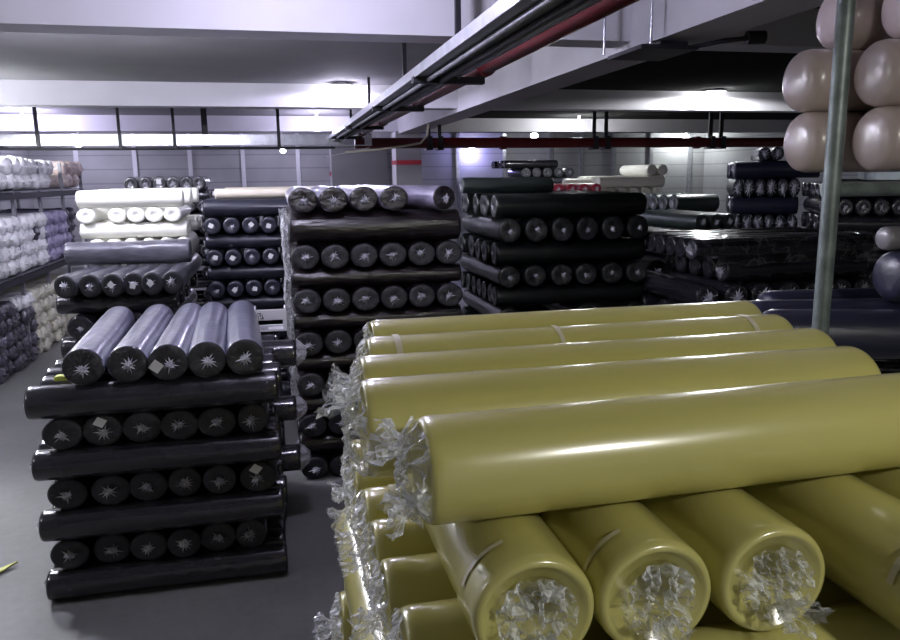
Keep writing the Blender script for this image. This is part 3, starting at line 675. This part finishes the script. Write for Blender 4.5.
stack('small red-topped stack', 'red rolls of the small stack', 5.3, 6.7, 15.0, 1.3, Rn, 'red', 'red', .11, 5, seg=20, hide=1, star=.08)

# ------------------------------------------------------------------ wall rack with bagged rolls
def rack_roll(y, z, mat, label, grp, L=1.1, r=.108):
    o = roll(label, grp, (-3.62 - L / 2 + random.uniform(-.03, .05), y, z), L, r * random.uniform(1.0, 1.12), None, PI, mat=mat, style='puffy', seg=18, wob=.012, parts=False, name='bagged_roll', cat='bagged roll')
    o.rotation_euler = (random.random() * 6, 0, PI + random.uniform(-.05, .05))
COLW = {'white2': 'white', 'cream': 'cream', 'lav': 'lavender', 'pale': 'pale green', 'pink': 'pinkish', 'dark': 'dark'}
def rack_pile(y0, y1, z0, z1, place, matfn, grp, r=.108):
    dz = 2 * r * .9; n = max(1, int((z1 - z0 - 2 * r) / dz + 1.05)); nc = int((y1 - y0) / (2 * r * 1.04))
    for j in range(n):
        for i in range(nc):
            y = y0 + r + i * 2 * r * 1.04 + (r if j % 2 else 0)
            if y + r > y1 + .12: continue
            mt = matfn(y, j, n)
            rw = 'lowest row' if j == 0 else ('topmost row' if j == n - 1 else ORD[j + 1] + ' row up')
            rack_roll(y, z0 + r + j * dz, mt, f'{COLW[mt]} bagged roll, {ORD[i + 1] if i < 20 else "last"} from near end, {rw}, {place}', grp, r=r)
def m_top(y, j, n): return 'pale' if y < 11.35 else 'white2'
def m_mid(y, j, n):
    if y < 13.35: return 'dark' if (12.75 < y < 13.1 and j in (2,)) else 'white2'
    return 'lav' if y < 14.75 else 'dark'
def m_low(y, j, n):
    if y < 12.3: return 'dark' if j < n - 1 or y < 11.6 else 'white2'
    return 'cream'
rack_pile(10.6, 14.15, 2.50, 2.95, 'top shelf of wall rack', m_top, 'bagged rolls on the top shelf', .118)
rack_pile(14.75, 16.1, 2.50, 2.98, 'far end of rack top', lambda y, j, n: 'pink', 'pinkish bagged rolls on the top shelf', .12)
rack_pile(10.6, 15.3, 1.32, 2.26, 'middle shelf of wall rack', m_mid, 'bagged rolls on the middle shelf')
rack_pile(10.6, 14.9, .0, 1.10, 'floor level of wall rack', m_low, 'bagged rolls under the rack')
rack_roll(11.5, 3.05, 'pale', 'pale green bagged roll lying on top of the rack pile', 'loose rolls on the rack')
rack_roll(11.25, 3.04, 'pale', 'pale green bagged roll, near one of two on the rack pile', 'loose rolls on the rack')
t = thing('storage_rack', 'steel storage rack along the wall filled with bagged rolls', 'rack', (-3.6, 13.2, 0))
for y in (-2.9, -1.15, .15, 1.5, 2.9):
    for x in (-.02, -1.15): box('upright', (x - .02, y, 1.46), (.05, .05, 2.92), MT['racksteel'], t)
for z in (1.22, 2.40):
    for x in (-.02, -1.15): box('shelf_beam', (x, 0, z), (.05, 5.9, .09), MT['darkmet'], t)
    box('shelf_deck', (-.6, 0, z + .065), (1.15, 5.9, .02), MT['racksteel'], t)

# ------------------------------------------------------------------ post rack with beige and navy rolls
t = thing('post_rack', 'worn green-grey steel pipe rack holding beige rolls and navy rolls', 'rack', (2.36, 2.9, 0))
tube('post', [(0, 0, 0), (0, 0, 2), (0, 0, 4.04)], .036, MT['postmet'], t, 20)
tube('post', [(1.06, 1.3, 0), (1.06, 1.3, 4.04)], .036, MT['postmet'], t, 20); tube('post', [(2.2, 0, 0), (2.2, 0, 4.04)], .036, MT['postmet'], t, 20); tube('post', [(2.2, 1.3, 0), (2.2, 1.3, 4.04)], .036, MT['postmet'], t, 20)
for z in (2.525, 1.60):
    tube('cross_rail', [(.03, .07, z), (.10, .07, z), (2.2, .07, z)], [.042, .033, .033], MT['postmet'], t, 16)
    tube('cross_rail', [(1.0, 1.25, z), (2.2, 1.25, z)], .033, MT['postmet'], t, 16)
    for x in (1.25, 2.0): box('deck_bar', (x, .66, z + .05), (.08, 1.2, .045), MT['postmet'], t)
for z in (1.80, 1.73): tube('back_rail', [(.45, 1.27, z), (2.2, 1.27, z)], .018, MT['chrome'], t, 10)
GB = 'beige rolls on the pipe rack'; r = .148
for k, z in enumerate((2.60, 2.60 + .295, 2.60 + .59, 2.60 + .885)):
    lw = ('bottom', 'second', 'third', 'top')[k]
    roll(f'beige film-wrapped roll nearest the post, front of {lw} layer on pipe rack', GB, (2.72 + .75 + (.0, -.02, .1, .14)[k], 3.11, z + .15), 1.5, r, .15, 0, mat='beige', style='dome', seg=44, wob=.002)
    roll(f'beige film-wrapped roll set back behind the post, {lw} layer on pipe rack', GB, (2.57 + .75 + (.0, -.03, .14, .2)[k], 3.42, z + .15), 1.5, r, .15, 0, mat='beige', style='dome', seg=44, wob=.002)
    if k < 3: roll(f'beige roll at the back of the {lw} layer on pipe rack', GB, (3.8, 3.72, z + .15), 1.5, r, .15, 0, mat='beige', style='dome', seg=32, wob=.002)
GN = 'navy rolls on the lower rack level'
roll('navy roll lying askew behind the foot of the post', GN, (3.10, 3.12, 1.673 + .125), 1.5, .125, None, -.30, mat='navy2', style='dome', seg=40)
roll('navy roll on lower rack level, second behind the post', GN, (3.22, 3.45, 1.673 + .125), 1.5, .125, None, -.22, mat='navy2', style='dome', seg=40)
roll('navy roll on lower rack level, farthest behind the post', GN, (3.5, 3.80, 1.673 + .125), 1.5, .125, None, -.1, mat='navy2', style='dome', seg=36)
roll('navy roll lying on the other navy rolls near picture edge', GN, (3.12 + .75, 3.33, 1.923 + .135), 1.5, .135, None, -.05, mat='navy2', style='dome', seg=40)
roll('thin grey roll lying on the upper navy roll', GN, (3.10 + .7, 3.40, 2.193 + .062), 1.4, .062, None, 0, mat='grey', style='dome', seg=28)

# ------------------------------------------------------------------ yellow stack
GY = 'yellow rolls of the big stack'; ry = .13
top = [(2.765, .32, 1.585), (2.46, .27, 1.555), (2.195, .22, 1.565), (1.925, .195, 1.51), (1.635, .29, 1.62)]
nm = ['rearmost yellow roll of the top layer, farthest behind the others', 'yellow roll with tape bands, second from the rear in the top layer', 'yellow roll in the middle of the five in the top layer', 'yellow roll just behind the nearest top roll, with crumpled film end', 'nearest yellow roll lying across the top of the stack']
for i, (y, x, L) in enumerate(top):
    rr = ry if i < 4 else .1235
    roll(nm[i], GY, (x + L / 2, y, 1.82 + rr), L, rr, None, 0 if i < 4 else .03, mat='olive', style='core', seg=56, wob=.0018, crumple=(rr * .96, .045 if i > 2 else .03, .016),
         tape={1: [(1.2, 3.2, -.68, .022), (1.2, 3.2, -.12, .016), (1.2, 3.2, .62, .02)]}.get(i), tassel={3: [(.02, .06, .05, .3, .5)], 4: [(-.03, -.06, .045, 0, -.2), (.03, .05, .05, 1, .3)], 2: [(0, .05, .045, 1, .2)]}.get(i))
xs2 = [(.49, 1.38), (.768, 1.38), (1.06, 1.38), (1.40, 1.18), (1.69, 1.2)]
n2 = ['yellow roll end-on, leftmost below the nearest top roll', 'yellow roll end-on, middle of three open ends below top roll', 'yellow roll end-on, with big white film tuft, beside the gap', 'yellow roll sloping past the gap towards the picture edge', 'yellow roll end-on, last under the top layer near picture edge']
for i, (x, y) in enumerate(xs2):
    roll(n2[i], GY, (x, y + .8, 1.56 + ry), 1.6, .137, ry, PI / 2, mat='olive', style='core', seg=56, wob=.0018, crumple=(ry * .70, .0, .030),
         tape={0: [(.25, 1.25, -.70, .014)], 1: [(.3, 1.2, -.71, .014)], 3: [(.2, 2.6, -.705, .018)]}.get(i), tassel=[(0, -.045, .05, i * 2.0, 0)])
y3 = [2.93, 2.68, 2.425, 2.172, 1.92, 1.668, 1.41]
for i, y in enumerate(y3):
    roll(f'yellow crosswise roll, third layer, {ORD[7 - i]} from nearest, film bunched at its end', GY, (.24 + .8 + random.uniform(-.012, .012), y, 1.30 + ry), 1.6, .127, ry, 0, mat='olive', style='core', seg=44, wob=.0018, crumple=(ry * .95, .03, .016), tape=[(1.3, 3.0, -.70, .03)] if i in (2,) else None,
         tassel=[(random.uniform(-.05, .05), random.uniform(-.07, .04), random.uniform(.035, .055), random.uniform(0, 6), random.uniform(-.5, .5))] if i in (0, 1, 2, 3, 4) else None)
z = 1.30
for k in range(5):
    z -= .26
    if k % 2 == 0:
        for i in range(6):
            roll(f'yellow roll of the {ORD[k + 4]} layer, {ORD[i + 1]} from the aisle', GY, (.30 + i * .285, 1.36 + .82, z + ry), 1.6, ry, None, PI / 2, mat='olive', style='core', seg=36, wob=.0018, crumple=(ry * .9, .02, .016) if i < 2 else None)
    else:
        for i, y in enumerate(y3):
            roll(f'yellow crosswise roll, {ORD[k + 4]} layer, {ORD[7 - i]} from nearest', GY, (.19 + .8 + random.uniform(-.03, .02), y, z + ry), 1.6, .127, ry, 0, mat='olive', style='core', seg=36, wob=.0018, crumple=(ry * .95, .03, .016),
                 tassel=[(0, 0, .05, i * 1.3, 0)] if k == 1 else None)

# ------------------------------------------------------------------ the rolls past the first few hundred: one object
def gather(limit):
    bpy.context.view_layer.update()
    dg = bpy.context.evaluated_depsgraph_get()
    seen = {}
    mw = cam.matrix_world; org = mw.translation; m3 = mw.to_3x3()
    for py in range(2, 640, 4):
        for px in range(2, 900, 4):
            d = (m3 @ Vector(((px - 450) / F, (320 - py) / F, -1))).normalized()
            o0 = org
            for hop in range(3):
                hit, p, nrm, idx, ob, mt = SC.ray_cast(dg, o0, d)
                if not hit: break
                if ob.name.startswith(('loose_film', 'hanging_film', 'film_bunch', 'crumpled')): o0 = p + d * .002; continue
                rt_ = ob
                while rt_.parent: rt_ = rt_.parent
                seen[rt_.name] = seen.get(rt_.name, 0) + 1
                break
    rest = []
    for st in ('fabric_roll', 'bagged_roll'):
        obs = [o for o in COL.objects if o.parent is None and o.name.split('.')[0] == st]
        obs.sort(key=lambda o: -seen.get(o.name, 0))
        keep = [o for o in obs[:limit] if seen.get(o.name, 0) > 0]
        ks = set(keep); rest += [o for o in obs if o not in ks]
    verts = []; faces = []; mi = []; mats = []; n0 = 0; smooth = []
    for o in rest:
        for c in ([o] if o.type == 'MESH' else list(o.children)):
            if c.name.split('.')[0] not in ('fabric_roll', 'bagged_roll', 'wrapped_body', 'gathered_film'): continue
            me = c.data; M4 = c.matrix_world
            lut = []
            for mt in me.materials:
                if mt not in mats: mats.append(mt)
                lut.append(mats.index(mt))
            verts += [tuple(M4 @ v.co) for v in me.vertices]
            for p in me.polygons:
                faces.append([n0 + v for v in p.vertices]); mi.append(lut[p.material_index]); smooth.append(p.use_smooth)
            n0 += len(me.vertices)
    me = bpy.data.meshes.new('remaining_rolls'); me.from_pydata(verts, [], faces)
    for mt in mats: me.materials.append(mt)
    me.polygons.foreach_set('material_index', mi); me.polygons.foreach_set('use_smooth', smooth)
    me.set_sharp_from_angle(angle=math.radians(75))
    bpy.data.batch_remove([c for o in rest for c in o.children] + rest)
    tag(mesh_obj('remaining_rolls', me, None), 'remaining fabric rolls packed deep inside and low in all the stacks', 'fabric rolls', None, 'stuff')
gather(300)

# ------------------------------------------------------------------ world and colour management
W = bpy.data.worlds.new('hall'); SC.world = W; W.use_nodes = True
bg = W.node_tree.nodes['Background']; bg.inputs[0].default_value = (.5, .5, .6, 1); bg.inputs[1].default_value = .02
SC.view_settings.view_transform = 'Standard'; SC.view_settings.look = 'None'; SC.view_settings.gamma = 1
SC.view_settings.use_curve_mapping = False; SC.view_settings.exposure = 1.0
SC.cycles.use_denoising = True; SC.cycles.transparent_max_bounces = 12; SC.cycles.max_bounces = 6; SC.cycles.sample_clamp_indirect = 4
